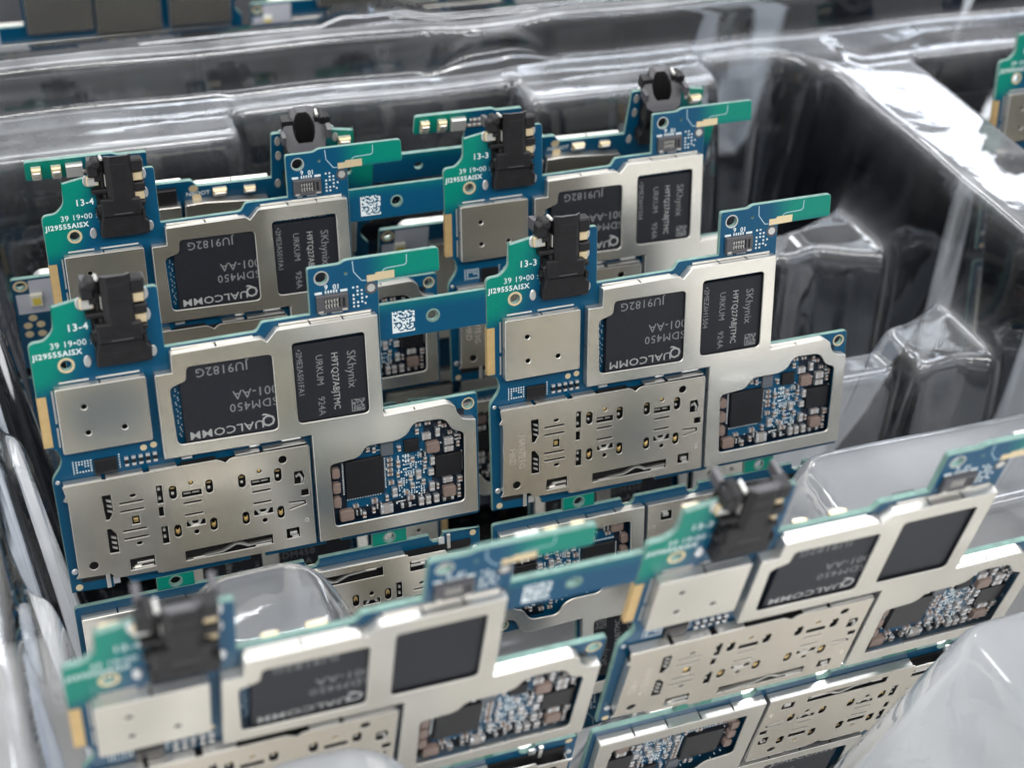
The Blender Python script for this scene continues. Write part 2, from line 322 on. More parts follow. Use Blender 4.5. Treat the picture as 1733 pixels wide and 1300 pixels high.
def sim_holes():
    H = [circ(-2.9, -5.7, .68, 18), circ(-32.8, -17.9, .72, 18)]
    H.append([(-30.3, -6.25), (-28.95, -6.25), (-28.9, -9.3), (-29.6, -10.5), (-30.1, -10.5)]); H.append([(-30.2, -12.05), (-29.6, -12.05), (-28.8, -13.3), (-28.8, -16.4), (-30.2, -16.35)])
    H += [circ(-25.8, -7.1, .5, 10, .3), circ(-25.7, -15.5, .5, 10, .3), rct(-26.35, -25.2, -12.1, -10.65)]
    H += [rct(a, b, y - .16, y + .16) for a, b, y in SLITS]
    H += [rct(-22.3, -21.4, -9.35, -6.25), rct(-22.3, -21.55, -11.6, -9.95), rct(-22.25, -21.25, -16.5, -13.45)]
    H += [cap_(-19.9, -7.85, 1.15, 2.4), cap_(-14.4, -7.95, 1.15, 2.4), cap_(-9.4, -8.1, 1.15, 2.4), cap_(-3.8, -8.2, 1.15, 2.4)]
    H += [cap_(-19.8, -14.7, 1.15, 2.3), cap_(-14.3, -14.7, 1.15, 2.3), cap_(-9.3, -14.75, 1.15, 2.3), cap_(-3.8, -14.9, 1.15, 2.3)]
    H += [circ(-17.1, -6.75, .4, 10), circ(-6.65, -6.95, .4, 10), circ(-17.0, -15.45, .42, 10), circ(-6.4, -15.8, .42, 10)]
    H += [rct(-18.6, -15.6, -9.1, -8.05), rct(-8.05, -5.05, -9.35, -8.3), rct(-18.4, -15.5, -14.35, -13.4), rct(-8.0, -5.0, -14.7, -13.7)]
    H += [[(-1.3, -8.2), (0.0, -8.2), (0.35, -9.3), (0.0, -10.5), (-1.35, -10.45)], rct(-.4, .8, -12.75, -11.6), rct(-3.2, -1.1, -20.0, -18.2), rct(-27.5, -23.75, -20.05, -18.05), rct(-19.15, -5.4, -20.3, -18.55)]
    H += [[(-2.5, -13.35), (0.2, -13.55), (0.3, -14.3), (-2.4, -14.8), (-2.4, -14.55), (0.0, -14.15), (-.05, -13.8), (-2.5, -13.6)]]
    return H
SIM = [(-35.6, -3.6), (-12.9, -3.65), (-12.2, -4.0), (-11.6, -4.45), (-10.9, -3.9), (-10.3, -3.75), (1.15, -3.95), (1.45, -21.75), (-23.4, -21.45), (-23.6, -20.95), (-29.9, -20.85), (-30.4, -19.9), (-35.6, -19.65), (-35.15, -18.9), (-35.1, -6.4), (-35.75, -6.0), (-35.3, -5.3)]
def sim_mesh():
    m = MB(); m.poly(SIM, sim_holes(), 1.42, 1.58, 'tray_metal', 'edge_metal', 'cavity', .04)
    for a, b in ((-35.4, -29.9), (-29.3, -23.9), (-22.9, -18.9), (-10.0, -6.3), (-5.7, .9)): m.box(a, b, -3.62, -3.4, .2, 1.5, 'edge_metal', .03)
    m.box(-18.2, -12.9, -3.75, -3.6, .2, 1.1, 'cavity')
    for a, b in ((-30.6, -28.6), (-17.9, -16.3), (-7.6, -6.0), (-2.6, .4)): m.box(a, b, -3.15, -2.75, .02, .5, 'solder', .05)
    m.box(1.25, 1.4, -21.6, -4.2, .1, 1.41, 'edge_metal'); m.box(-35.1, -34.95, -19, -6.5, .1, 1.41, 'edge_metal'); m.box(-23, 1.2, -21.6, -21.45, .1, 1.41, 'edge_metal')
    # tongue of the bottom latch, wavy spring and folded clips
    m.poly([(-18.9, -20.2), (-16.8, -20.1), (-16.0, -19.9), (-13.4, -19.75), (-11.3, -18.9), (-10.3, -19.0), (-9.2, -19.6), (-8.0, -19.6), (-5.6, -19.5), (-5.6, -19.75), (-8.2, -19.85), (-9.4, -19.95), (-10.6, -19.3), (-11.2, -19.2), (-13.2, -20.05), (-16, -20.2), (-18.9, -20.29)], (), 1.0, 1.5, 'edge_metal')
    for a, b in ((-18.0, -16.2), (-8.2, -5.7)): m.box(a, b, -20.28, -19.95, 1.3, 1.66, 'edge_metal', .05)
    m.box(-26.4, -23.9, -19.3, -18.9, 1.1, 1.5, 'edge_metal', .05); m.box(-26.9, -24.0, -20.0, -19.65, 1.2, 1.62, 'edge_metal', .05); m.poly([(-27.3, -19.9), (-26.0, -19.0), (-25.4, -19.0), (-26.2, -20.0)], (), .9, 1.3, 'edge_metal')
    m.box(-2.6, -1.5, -19.5, -18.9, 1.0, 1.55, 'edge_metal', .05); m.box(-2.3, -1.3, -20.0, -19.6, 1.2, 1.6, 'edge_metal', .04)
    m.poly([(-1.1, -9.0), (-.4, -8.6), (.1, -9.6), (-.1, -10.4), (-.3, -10.4), (-.25, -9.6), (-.5, -9.0), (-1.0, -9.3)], (), 1.2, 1.5, 'edge_metal')
    m.box(-30.2, -29.2, -22.6, -20.9, .05, .25, 'solder'); m.box(-31.2, -30.6, -23.0, -20.3, .02, .5, 'edge_metal', .05)
    for x in (-35.6,): m.poly(circ(x, -19.2, .5, 12), (), .02, .3, 'solder', bev=.1)
    m.poly(circ(.2, -17.2, .38, 12), [circ(.2, -17.2, .26, 12)], 1.581, 1.62, 'edge_metal'); m.poly(circ(-36.05, -3.5, .35, 10), (), .02, .25, 'solder', bev=.08)
    return m.mesh('sim_socket')
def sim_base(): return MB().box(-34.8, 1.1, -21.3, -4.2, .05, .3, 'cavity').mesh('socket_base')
def sim_gold():
    m = MB()
    for x, y, s in ((-19.8, -14.7, 1), (-14.3, -14.7, 1), (-9.3, -14.75, 1), (-3.8, -14.9, 1)):
        m.poly([(x - .32, y + .35), (x, y - .05), (x + .32, y + .35), (x + .34, y - .35), (x, y - .75), (x - .34, y - .35)], (), 1.1, 1.38, 'gold', bev=.06)
    for x, y in ((-17.0, -13.9), (-6.5, -14.2)):
        m.poly([(x - 1.2, y + .42), (x - .7, y + .42), (x - .35, y - .2), (x + .3, y - .2), (x + .65, y + .42), (x + 1.1, y + .42), (x + .6, y - .48), (x - .7, y - .48)], (), 1.1, 1.39, 'edge_metal', bev=.05)
    for x, y in ((-19.9, -7.85), (-14.4, -7.95), (-9.4, -8.1), (-3.8, -8.2)):
        m.box(x - .2, x + .2, y - .7, y - .3, .7, 1.1, 'edge_metal', .08); m.box(x - .3, x + .3, y + .5, y + .62, .8, 1.3, 'gold', .03)
    for x, y in ((-17.1, -6.75), (-6.65, -6.95)): m.poly(circ(x, y, .3, 10), (), .8, 1.45, 'gold', bev=.12)
    for x, y in ((-17.1, -8.75), (-6.55, -9.0)): m.box(x - 1.2, x + 1.2, y - .1, y, .6, 1.0, 'tin_pad', .03); m.box(x - .1, x + .1, y, y + .35, .9, 1.35, 'cavity')
    m.box(-26.1, -25.4, -11.9, -11.2, .9, 1.35, 'gold', .08)
    for y in (-7.2, -8.1, -9.0, -13.6, -14.5, -15.4): m.poly([(-29.7, y), (-29.0, y - .25), (-29.0, y - .55), (-29.7, y - .2)], (), 1.0, 1.35, 'tin_pad')
    for x, y in ((-22.0, -7.0), (-22.0, -8.6), (-21.9, -14.2), (-21.9, -15.4)): m.box(x - .1, x + .25, y - .2, y + .2, .9, 1.3, 'tin_pad')
    return m.mesh('socket_contact')
def jack_mesh():
    m = MB(); B = 'black_plastic'
    m.poly(rnd_poly([(-28.3, 14.6), (-20.5, 14.5), (-20.3, 16.7), (-21.0, 17.3), (-21.0, 19.6), (-22.2, 20.2), (-27.6, 20.6), (-28.4, 20.2), (-27.8, 18.0), (-28.2, 16.6)], .25, 2), (), -3.4, 1.7, B, B, B, .25)
    m.poly(rnd_poly([(-27.7, 18.2), (-21.3, 18.0), (-21.4, 21.0), (-27.9, 21.4)], .3, 2), (), -3.4, 2.2, B, B, B, .3)
    # wings and ribs
    m.box(-25.9, -22.8, 18.6, 18.75, 2.19, 2.24, 'grey_plastic'); m.box(-27.9, -27.4, 15.6, 17.0, 1.6, 1.78, 'cavity'); m.box(-21.3, -20.9, 17.6, 18.8, 1.2, 2.25, 'cavity'); m.box(-26.2, -23.2, 15.3, 16.6, 1.69, 1.76, 'black_plastic', .04)
    m.box(-28.6, -27.9, 18.5, 19.6, .3, 1.3, B, .12); m.box(-27.2, -26.7, 21.2, 22.1, .4, 1.5, 'cavity'); m.box(-25.9, -22.8, 24.6, 24.75, 2.2, 2.3, B); m.box(-25.6, -23.1, 26.9, 27.1, 2.22, 2.34, B, .04)
    m.poly(rnd_poly([(-29.2, 25.1), (-27.5, 25.1), (-27.5, 27.3), (-28.4, 27.5), (-29.2, 27.1)], .2, 2), (), -.2, 1.7, B, B, B, .2)
    m.poly(circ(-27.75, 27.2, .75, 12), (), -1.0, 1.9, B, B, B, .25); m.box(-28.9, -26.3, 22.2, 22.9, -.5, 1.6, B, .15); m.box(-28.2, -27.2, 24.2, 25.2, -.5, 1.2, B, .1)
    m.box(-22.2, -20.5, 23.55, 25.0, -.5, .75, 'cavity', .05); m.box(-22.3, -20.4, 22.0, 23.4, -.5, 1.7, B, .2); m.box(-22.5, -20.5, 25.3, 27.4, -.5, 1.8, B, .25); m.box(-22.3, -20.6, 19.6, 20.3, -.4, 1.8, B, .15)
    m.box(-27.4, -26.35, 20.6, 27.6, -.4, .2, 'cavity')
    m.box(-28.2, -26.4, 17.2, 27.2, -.35, .1, 'cavity'); m.box(-22.3, -20.7, 17.2, 27.2, -.35, .1, 'cavity')
    # barrel: a sleeve round the bore, its mouth cut slantwise so that it faces up and to the back
    cx, cz, r = -24.35, -1.0, 1.9
    outp = [(cx + a, z) for a, z in ((-2.2, -3.75), (-3.3, -3.3), (-3.75, -2.2), (-3.75, -.7), (-3.3, -.4), (-2.3, -.3), (-2.15, 1.6), (-1.3, 2.25), (1.3, 2.25), (2.15, 1.6), (2.3, -.3), (3.3, -.4), (3.75, -.7), (3.75, -2.2), (3.3, -3.3), (2.2, -3.75))]
    no = len(outp); inn = [(cx + r * math.sin(t), cz - r * math.cos(t)) for t in [math.pi / 8 + 2 * math.pi * (no - .5 - i) / no for i in range(no)]]
    inn = sorted(inn, key=lambda p: 0); ang = lambda p: math.atan2(p[1] - cz, p[0] - cx)
    inn = [(cx + r * math.cos(ang(p)), cz + r * math.sin(ang(p))) for p in outp]
    def ytop(z): return 28.5 + (0 if z > 1.2 else (z - 1.2) * 1.22)
    b = len(m.v)
    m.v += [(x, 19.8, z) for x, z in outp] + [(x, ytop(z) - .12, z) for x, z in outp] + [(cx + (x - cx) * .96, ytop(z), cz + (z - cz) * .96) for x, z in outp] + [(cx + (x - cx) * 1.05, ytop(cz + (z - cz) * 1.05), cz + (z - cz) * 1.05) for x, z in inn] + [(cx + (x - cx) * .98, ytop(z) - .5, z) for x, z in inn] + [(x, 20.3, z) for x, z in inn]
    for i in range(5):
        for j in range(no):
            a, c = b + i * no + j, b + i * no + (j + 1) % no; m.face((a, c, c + no, a + no), (B, 'grey_plastic', 'grey_plastic', 'cavity', 'cavity')[i])
    m.face([b + 5 * no + j for j in range(no)], 'cavity'); m.face([b + j for j in range(no)], B)
    m.box(-20.7, -20.0, 24.6, 26.2, -3.6, -1.2, 'grey_plastic', .15); m.box(-28.8, -28.0, 25.2, 27.0, -3.6, -1.4, 'grey_plastic', .15)
    return m.mesh('headphone_jack')
def jack_pieces():
    """(name, mesh) of the solder feet and contact blades of the jack, each one a piece of its own"""
    out = []
    def add(name, f): m = MB(); f(m); out.append((name, m.mesh(name)))
    add('contact_foot', lambda m: m.poly(rnd_poly([(-29.5, 23.4), (-27.6, 23.4), (-27.6, 25.0), (-29.5, 25.0)], .2, 2), (), .3, .9, 'tin_pad', 'gold_pad', None, .15))
    add('solder_blob', lambda m: m.poly(circ(-29.5, 24.2, .55, 12, .95), (), 0, .25, 'solder', bev=.1))
    for y0, y1 in ((23.6, 25.0), (20.35, 21.75)):
        add('contact_foot', lambda m: m.box(-22.2, -20.6, y0, y1, .4, 1.15, 'gold_pad', .12)); add('solder_blob', lambda m: m.poly(circ(-20.35, (y0 + y1) / 2 + .1, .5, 12, .95), (), 0, .35, 'solder', bev=.12))
        add('jack_slot', lambda m: m.box(-22.75, -22.35, y0 - .3, y1 + .2, .2, 1.85, 'cavity')); add('contact_blade', lambda m: m.box(-23.0, -22.85, y0, y1, .2, 2.0, 'tin_pad', .05))
    add('contact_blade', lambda m: m.box(-26.65, -26.42, 23.2, 25.2, .2, 1.2, 'tin_pad', .08)); add('contact_pin', lambda m: m.poly(circ(-26.85, 27.9, .3, 10), (), -.3, 1.5, 'tin_pad', bev=.12)); add('jack_slot', lambda m: m.box(-27.3, -26.9, 22.9, 25.6, .1, .8, 'cavity'))
    for x, y, h in ((-29.4, 15.2, .95), (-20.1, 15.3, .9)): add('solder_blob', lambda m: m.poly(circ(x, y, .55, 14, h), (), 0, .3, 'solder', bev=.14))
    return out
def chip(x0, x1, y0, y1, z, m_, bev=.05): return MB().box(x0, x1, y0, y1, .08, z, m_, bev).mesh('chip')
def cap_mesh(w, h, body='ceramic_brown', z=.5):
    m = MB(); L = max(w, h); e = L * .27
    if w >= h:
        m.box(-w / 2, -w / 2 + e, -h / 2, h / 2, .01, z + .02, 'solder', .06); m.box(w / 2 - e, w / 2, -h / 2, h / 2, .01, z + .02, 'solder', .06); m.box(-w / 2 + e, w / 2 - e, -h / 2 + .02, h / 2 - .02, .01, z, body, .03)
    else:
        m.box(-w / 2, w / 2, -h / 2, -h / 2 + e, .01, z + .02, 'solder', .06); m.box(-w / 2, w / 2, h / 2 - e, h / 2, .01, z + .02, 'solder', .06); m.box(-w / 2 + .02, w / 2 - .02, -h / 2 + e, h / 2 - e, .01, z, body, .03)
    return m.mesh('capacitor')
CAPS = [(20.6, -6.8, 1.43, 1.06), (22.5, -6.4, 0.71, 1.49), (24.3, -8.4, 1.53, 1.17), (24.3, -9.8, 1.53, 0.85), (23.6, -5.5, 0.82, 0.53), (21.5, -11.5, 0.71, 1.38), (20.3, -11.1, 0.51, 1.06), (21.2, -13.5, 0.92, 1.06), (19.1, -13.5, 0.82, 1.6), (15.8, -10.9, 0.61, 1.06), (14.4, -9.9, 0.92, 0.53), (14.4, -10.8, 0.92, 0.53), (14.4, -11.8, 0.92, 0.53), (14.4, -12.6, 0.92, 0.43), (14.5, -14.1, 0.92, 0.64), (15.0, -16.0, 0.82, 1.6), (13.7, -16.8, 0.51, 0.96), (11.6, -16.9, 1.02, 0.74), (24.0, -15.5, 1.63, 0.85), (26.1, -15.8, 0.82, 0.96), (21.3, -16.2, 0.82, 1.5), (22.3, -16.4, 0.41, 0.96), (19.4, -18.6, 0.85, 1.5), (20.6, -18.6, 0.85, 1.5), (22.0, -18.6, 0.85, 1.4), (11.9, -7.6, 0.51, 0.96), (25.9, -9.2, 0.5, 0.96), (9.8, -19.1, 0.57, 1.1), (26.2, -8.0, 0.41, 0.85), (24.6, -6.9, 0.71, 0.53), (17, -16.5, .9, .6), (18, -15.4, .6, .9), (16.1, -8.2, .5, .9), (8.5, -17.2, .9, .5), (11.4, -18.6, .5, 1.0), (19.9, -15.1, .6, .9), (18.2, -10.6, .6, .9), (19.3, -4.5, .9, .5), (20.9, -4.5, .9, .5), (19.1, -5.7, .6, .9), (10.9, -7.3, .6, .8), (15.7, -12.9, .5, .9), (15.9, -14.6, .6, .9), (17.8, -13.9, .6, .9), (20.2, -12.4, .5, .7), (25.9, -17.3, .5, 1.1), (25.9, -18.8, .6, .8), (22.9, -5.0, .5, .9), (17.7, -17.6, 1.2, .6)]
DARK = [(16.8, -18.75, 1.7, .8), (24.0, -19.05, 1.9, .6), (8.9, -18.4, .9, .9), (12.3, -17.9, .9, .6), (25.6, -7.9, .6, .9), (19.9, -10.0, 1.0, .7)]
def solder_dots():
    m = MB(); r = random.Random(3)
    def dot(x, y, s=.11, z=.12): m.box(x - s, x + s, y - s * r.uniform(.8, 1.2), y + s, .005, z, 'silk_white')
    x = 15.9
    while x < 20.4:
        y = -9.8
        while y > -17.6:
            if r.random() < .5 and not (18.5 < x < 19.8 and -14.5 < y < -12.5): dot(x + r.uniform(-.05, .05), y, r.choice((.09, .11, .13)))
            y -= .42
        x += .42
    for _ in range(70):
        x, y = r.uniform(5, 26.4), r.uniform(-19.3, -4.2)
        if 7 < x < 13.4 and -15.6 < y < -8.4: continue
        if 21.9 < x < 26.6 and -14.6 < y < -10.4: continue
        dot(x, y, r.choice((.07, .09, .11)), r.choice((.12, .3)))
    for i in range(14): dot(6.75, -9.3 - i * .42); dot(7.3 + i * .42, -15.95); dot(13.65, -9.7 - i * .4)
    for i in range(9): dot(26.75 - .15, -10.9 - i * .42)
    # outline marks
    for x0, x1, y0, y1 in ((16.6, 17.9, -10.9, -10.0), (16.8, 18.2, -12.3, -11.5), (16.8, 18.2, -13.5, -12.8), (15.5, 16.9, -18.2, -18.05), (11.9, 13.1, -8.05, -7.93), (17.0, 18.6, -19.4, -19.28)):
        for a in ((x0, x1, y1 - .08, y1), (x0, x1, y0, y0 + .08)): m.box(*a, .005, .05, 'silk_white')
    # pads under the RF can, beside the windows and along the arm
    for i in range(6):
        for j in range(5):
            if i in (0, 5) or j in (0, 4) or r.random() < .25: dot(-33.1 + i * .42, -.75 - j * .42, .1)
    m.box(-33.6, -33.5, -2.7, -.5, .005, .05, 'silk_white')
    for i in range(6): dot(-26.9, -.6 - i * .42, .09)
    for i in range(9): dot(.5 + i * 1.2 + r.uniform(-.1, .1), 13.1 + r.uniform(-.05, .1), .14); dot(2.6 + i * .85, 13.0, .09)
    for i in range(22): dot(-17.6 + r.uniform(-.25, .4), .6 + i * .38, .07)
    for i in range(3):
        for j in range(6):
            if r.random() < .88: dot(10.1 + i * .65, 20.4 - j * .62, .14)
    dot(11.9, 17.6, .12); dot(12.1, 18.6, .12)
    for i in range(5): m.box(5.75 + i * .42, 5.97 + i * .42, 20.05, 20.5, .005, .1, 'silk_white')
    m.box(4.2, 5.3, 20.05, 20.4, .005, .1, 'silk_white'); m.box(8.1, 9.2, 20.05, 20.4, .005, .1, 'silk_white'); m.box(4.9, 5.8, 16.75, 17.0, .005, .1, 'silk_white'); m.box(6.6, 8.3, 16.75, 17.0, .005, .1, 'silk_white')
    return m.mesh('solder_joints')
def data_matrix(n, size, m_on, seed, dens=.5):
    m = MB(); r = random.Random(seed); c = size / n
    for i in range(n):
        for j in range(n):
            if i == 0 or j == 0 or r.random() < dens: m.box(i * c, (i + 1) * c - .005, j * c, (j + 1) * c - .005, 0, .012, m_on)
    return m.mesh('dot_code')
def conn_mesh():
    m = MB(); m.poly(rnd_poly(rct(4.3, 9.1, 17.15, 19.95), .15, 2), [rct(5.5, 7.9, 17.8, 19.4)], .02, .75, 'grey_plastic', None, None, .08)
    m.box(5.5, 7.9, 17.8, 19.4, .02, .25, 'cavity'); m.box(8.2, 8.6, 17.9, 19.4, .6, .78, 'cavity'); m.box(4.5, 5.2, 17.3, 17.6, .7, .8, 'tin_pad'); m.box(8.1, 8.9, 17.3, 17.6, .7, .8, 'tin_pad')
    return m.mesh('flex_connector')
def conn_pins():
    m = MB()
    for i in range(5):
        x = 5.75 + i * .45
        for y in (18.95, 18.15): m.poly([(x - .08, y + .3), (x + .12, y + .3), (x - .02, y), (x + .14, y - .3), (x - .06, y - .3), (x - .2, y)], (), .25, .62, 'tin_pad', bev=.03)
    return m.mesh('pin')
def trace_mesh():
    m = MB()
    def line(p, w=.12):
        for a, b in zip(p[:-1], p[1:]):
            a, b = Vector(a), Vector(b); d = (b - a).normalized(); n = Vector((-d.y, d.x)) * w / 2
            m.poly([tuple(a - n), tuple(b - n), tuple(b + n), tuple(a + n)], (), .003, .02, 'trace_line')
    line([(10.2, 24.6), (10.3, 22.9), (11.5, 21.3), (12.2, 21.25)]); line([(14.7, 22.2), (15.0, 22.6), (15.4, 22.75), (18.2, 22.85), (18.55, 23.1), (18.6, 24.5)])
    return m.mesh('antenna_trace')
# back side pieces ------------------------------------------------
def back_shield(outer, holes=()): return MB().poly(rnd_poly(outer, .25, 2), holes, .8, 2.3, 'shield_metal', 'edge_metal', 'shield_metal', .1)
def flipz(mb):
    mb.v = [(x, y, -z) for x, y, z in mb.v]; mb.f = [f[::-1] for f in mb.f]; return mb
def spring_mesh(w, h):
    m = MB(); m.box(-w / 2, w / 2, -h / 2, h / 2, .8, 1.0, 'solder', .04); m.box(-w / 2, w / 2, -h * .15, h / 2, 1.0, 1.9, 'gold_pad', .15); m.box(-w * .4, w * .4, h * .0, h * .3, 1.9, 2.2, 'edge_metal', .1); m.box(-w * .42, w * .42, -h * .5, -h * .3, 1.0, 1.3, 'edge_metal', .05)
    return flipz(m).mesh('contact_spring')

# ------------------------------------------------------------------ object helpers
def tagit(o, label=None, cat=None, group=None, kind=None):
    if label: o['label'] = label
    if cat: o['category'] = cat
    if group: o['group'] = group
    if kind: o['kind'] = kind
    return o
BASE = Vector((31.0, -74.0, 0.0))
def child(name, me, parent, M=None, label=None, kind=None):
    o = bpy.data.objects.new(name, me); COL.objects.link(o); o.parent = parent
    if M is not None: o.matrix_local = M
    if label: o['label'] = label
    if kind: o['kind'] = kind
    return o
def TR(x, y, z=0, rot=0): return Matrix.Translation(Vector((x, y, z)) * S) @ Matrix.Rotation(rot, 4, 'Z')
FRAMES = {'L': TR(0, 0), 'R': TR(68.42, -.62), 'l': TR(-7.0, -49.1, 0, math.pi), 'r': TR(61.42, -49.72, 0, math.pi)}
def build_panel(M3, T, label, frames='LRlr', date=('13-4', '13-3'), lot=('2ME2AS01FA1', '2MEZ6H1504'), detail=2, plain=False, kprint=True):
    root = bpy.data.objects.new('circuit_board_panel', None); COL.objects.link(root)
    Mw = Matrix(M3).to_4x4()
    root.matrix_world = Matrix.Translation(Vector(T) * S) @ Mw @ Matrix.Translation(BASE * S)
    root.empty_display_size = .5
    tagit(root, label, 'circuit board', 'panels of phone circuit boards standing in the clear tray')
    inv = Matrix.Translation(-BASE * S)
    for fk in frames:
        F = inv @ FRAMES[fk]
        def P(name, key, fn, x=0, y=0, z=0, rot=0, parent=None, kind=None, label=None):
            me = cache(key, fn)
            if parent is None: return child(name, me, root, F @ TR(x, y, z, rot), label, kind)
            return child(name, me, parent, TR(x, y, z, rot), label, kind)
        P('circuit_board', 'pcb', pcb_mesh)
        if fk in 'L': P('link_bar', 'bar', bar_mesh)
        if fk == 'r': P('link_bar', 'bar', bar_mesh)
        if fk in 'LRlr': P('link_tab', 'tab', tab_mesh)
        P('shield_frame', 'main', main_mesh); P('shield_can', 'can', can_mesh)
        s = P('sim_socket', 'sim', sim_mesh); P('socket_base', 'simb', sim_base, parent=s); P('socket_contacts', 'simg', sim_gold, parent=s, kind='stuff')
        j = P('headphone_jack', 'jack', jack_mesh)
        for i, (nm, me) in enumerate(cache('jackp', jack_pieces)): child(nm, me, j)
        P('edge_contact', 'goldedge', lambda: MB().box(-37.15, -35.85, 2.4, 10.6, .002, .05, 'gold_plate').box(-37.19, -37.12, 2.4, 10.6, -.8, .05, 'gold_plate').mesh('edge_contact'))
        q = P('processor_chip', 'Q', lambda: chip(-17.05, -2.6, -.9, 13.2, 1.15, 'chip_epoxy')); k = P('memory_chip', 'K', lambda: chip(.1, 11.8, -.7, 12.75, 1.05, 'chip_epoxy'))
        # lettering (upside down on the processor, sideways on the memory chip)
        pi = math.pi
        if not plain:
            P('lettering', 'tq1', lambda: text_mesh('tq1', 'UALCOMM', 1.85, 'laser_print_bright', .01, 1.05, 1.2), -5.1, .95, 1.151, pi, q)
            P('emblem', 'tq0', lambda: text_mesh('tq0', 'Q', 2.7, 'laser_print_bright', .03), -3.35, 1.35, 1.151, pi, q)
            P('lettering', 'tq2', lambda: text_mesh('tq2', 'SDM450', 1.95, 'laser_print', 0, 1.12), -2.75, 4.45, 1.151, pi, q)
            P('lettering', 'tq3', lambda: text_mesh('tq3', '001-AA', 2.1, 'laser_print', 0, 1.05), -2.6, 6.5, 1.151, pi, q)
            P('lettering', 'tq4', lambda: text_mesh('tq4', 'JU9182G', 2.0, 'laser_print', 0, 1.08), -6.8, 11.1, 1.151, pi, q)
            if kprint: P('lettering', 'tk1', lambda: text_mesh('tk1', 'SKhynix', 1.95, 'laser_print', 0), 8.9, 10.7, 1.051, -pi / 2, k)
            if kprint: P('lettering', 'tk2', lambda: text_mesh('tk2', 'H9TQ27ABJTMC', 1.45, 'laser_print_bright', 0, 1.0, .93), 6.3, 10.8, 1.051, -pi / 2, k)
            if kprint: P('lettering', 'tk3', lambda: text_mesh('tk3', 'URKUM', 1.5, 'laser_print', 0), 3.9, 10.8, 1.051, -pi / 2, k)
            if kprint: P('lettering', 'tk4', lambda: text_mesh('tk4', '924A', 1.5, 'laser_print', 0), 3.9, 3.7, 1.051, -pi / 2, k)
            lt = lot[0] if fk in 'Ll' else lot[1]
            if kprint: P('lettering', 'tk5' + lt, lambda: text_mesh('tk5' + lt, '\u2022' + lt, 1.25, 'laser_print', 0), .9, 12.2, 1.051, -pi / 2, k)
            if kprint: P('dot_code', 'dmk', lambda: data_matrix(12, 2.1, 'laser_print', 5, .55), 8.6, .2, 1.051, 0, k)
        d = date[0] if fk in 'Ll' else date[1]
        P('lettering', 'td' + d, lambda: text_mesh('td' + d, d, 1.55, 'silk_white', .02, 1.1), -31.7, 20.6, .004)
        P('lettering', 'tdate', lambda: text_mesh('tdate', '39 19\u202200 :', 1.35, 'silk_white', 0, 1.05), -34.3, 18.2, .004)
        P('lettering', 'tpart', lambda: text_mesh('tpart', 'JI29555AISX', 1.2, 'silk_white', .03, 1.12), -36.8, 16.85, .004)
        P('lettering', 'tn6', lambda: text_mesh('tn6', '9', 1.1, 'silk_white', .02), 5.7, 21.0, .004, 0); P('lettering', 'tn10', lambda: text_mesh('tn10', '10', 1.1, 'silk_white', .02), 8.1, 21.0, .004, pi)
        if fk in 'Rr':
            P('lettering', 'tsim1', lambda: text_mesh('tsim1', 'HA97E1G', 1.55, 'etched_metal', 0), -31.9, -8.6, 1.581, -pi / 2, s); P('lettering', 'tsim2', lambda: text_mesh('tsim2', 'HRD', 1.55, 'etched_metal', 0), -33.6, -10.9, 1.581, -pi / 2, s)
        # rings, pads, antenna
        P('gold_ring', 'r1', lambda: ring(-32.4, 15.0, .84, 1.2, 'gold_pad')); P('hole_ring', 'r2', lambda: ring(5.34, 22.6, .97, 1.15, 'tin_pad')); P('hole_ring', 'r3', lambda: ring(27.9, -2.55, .87, 1.08, 'gold_pad'))
        P('round_pad', 'r4', lambda: ring(12.9, 19.9, .01, .62, 'tin_pad')); P('pad_ring', 'r5', lambda: ring(12.9, 19.9, .66, .98, 'grey_plastic')); P('round_pad', 'r6', lambda: ring(-35.3, -22.2, .01, .55, 'gold_pad'))
        P('test_pad', 'r7', lambda: ring(-23.2, -.2, .01, .5, 'gold_pad')); P('test_pad', 'r8', lambda: ring(-21.7, .0, .01, .5, 'gold_pad'))
        P('antenna_pad', 'ap', lambda: MB().poly([(12.3, 20.95), (16.6, 21.05), (16.6, 22.3), (13.7, 22.3), (13.6, 22.0), (12.3, 22.0)], (), .002, .04, 'gold_pad').mesh('antenna_pad')); P('antenna_trace', 'tr', trace_mesh, kind='stuff')
        c = P('flex_connector', 'conn', conn_mesh); P('connector_pins', 'pins', conn_pins, parent=c, kind='stuff')
        if fk in 'L' or fk == 'r':
            P('bar_ring', 'rb', lambda: ring(22.5, 13.8, .87, 1.15, 'edge_fibre')); P('dot_code', 'dmb', lambda: data_matrix(16, 3.6, 'silk_white', 9, .52), 15.95, 11.75, .001)
        P('tab_ring', 'rt', lambda: ring(13.9, -24.55, .84, 1.1, 'edge_fibre'))
        # components in the lower right window
        P('power_chip', 'pm', lambda: chip(7.1, 13.3, -15.5, -8.8, .75, 'chip_black')); P('radio_chip', 'rf', lambda: chip(22.0, 26.4, -14.5, -10.7, .75, 'chip_black'))
        P('grey_chip', 'gc', lambda: chip(13.0, 15.0, -8.9, -6.5, .7, 'chip_grey')); s2 = P('small_chip', 'sc', lambda: chip(16.9, 19.3, -9.1, -6.9, .6, 'black_plastic'))
        P('small_chip', 'sc2', lambda: chip(-30.6, -27.3, -3.1, -.7, .6, 'chip_black'))
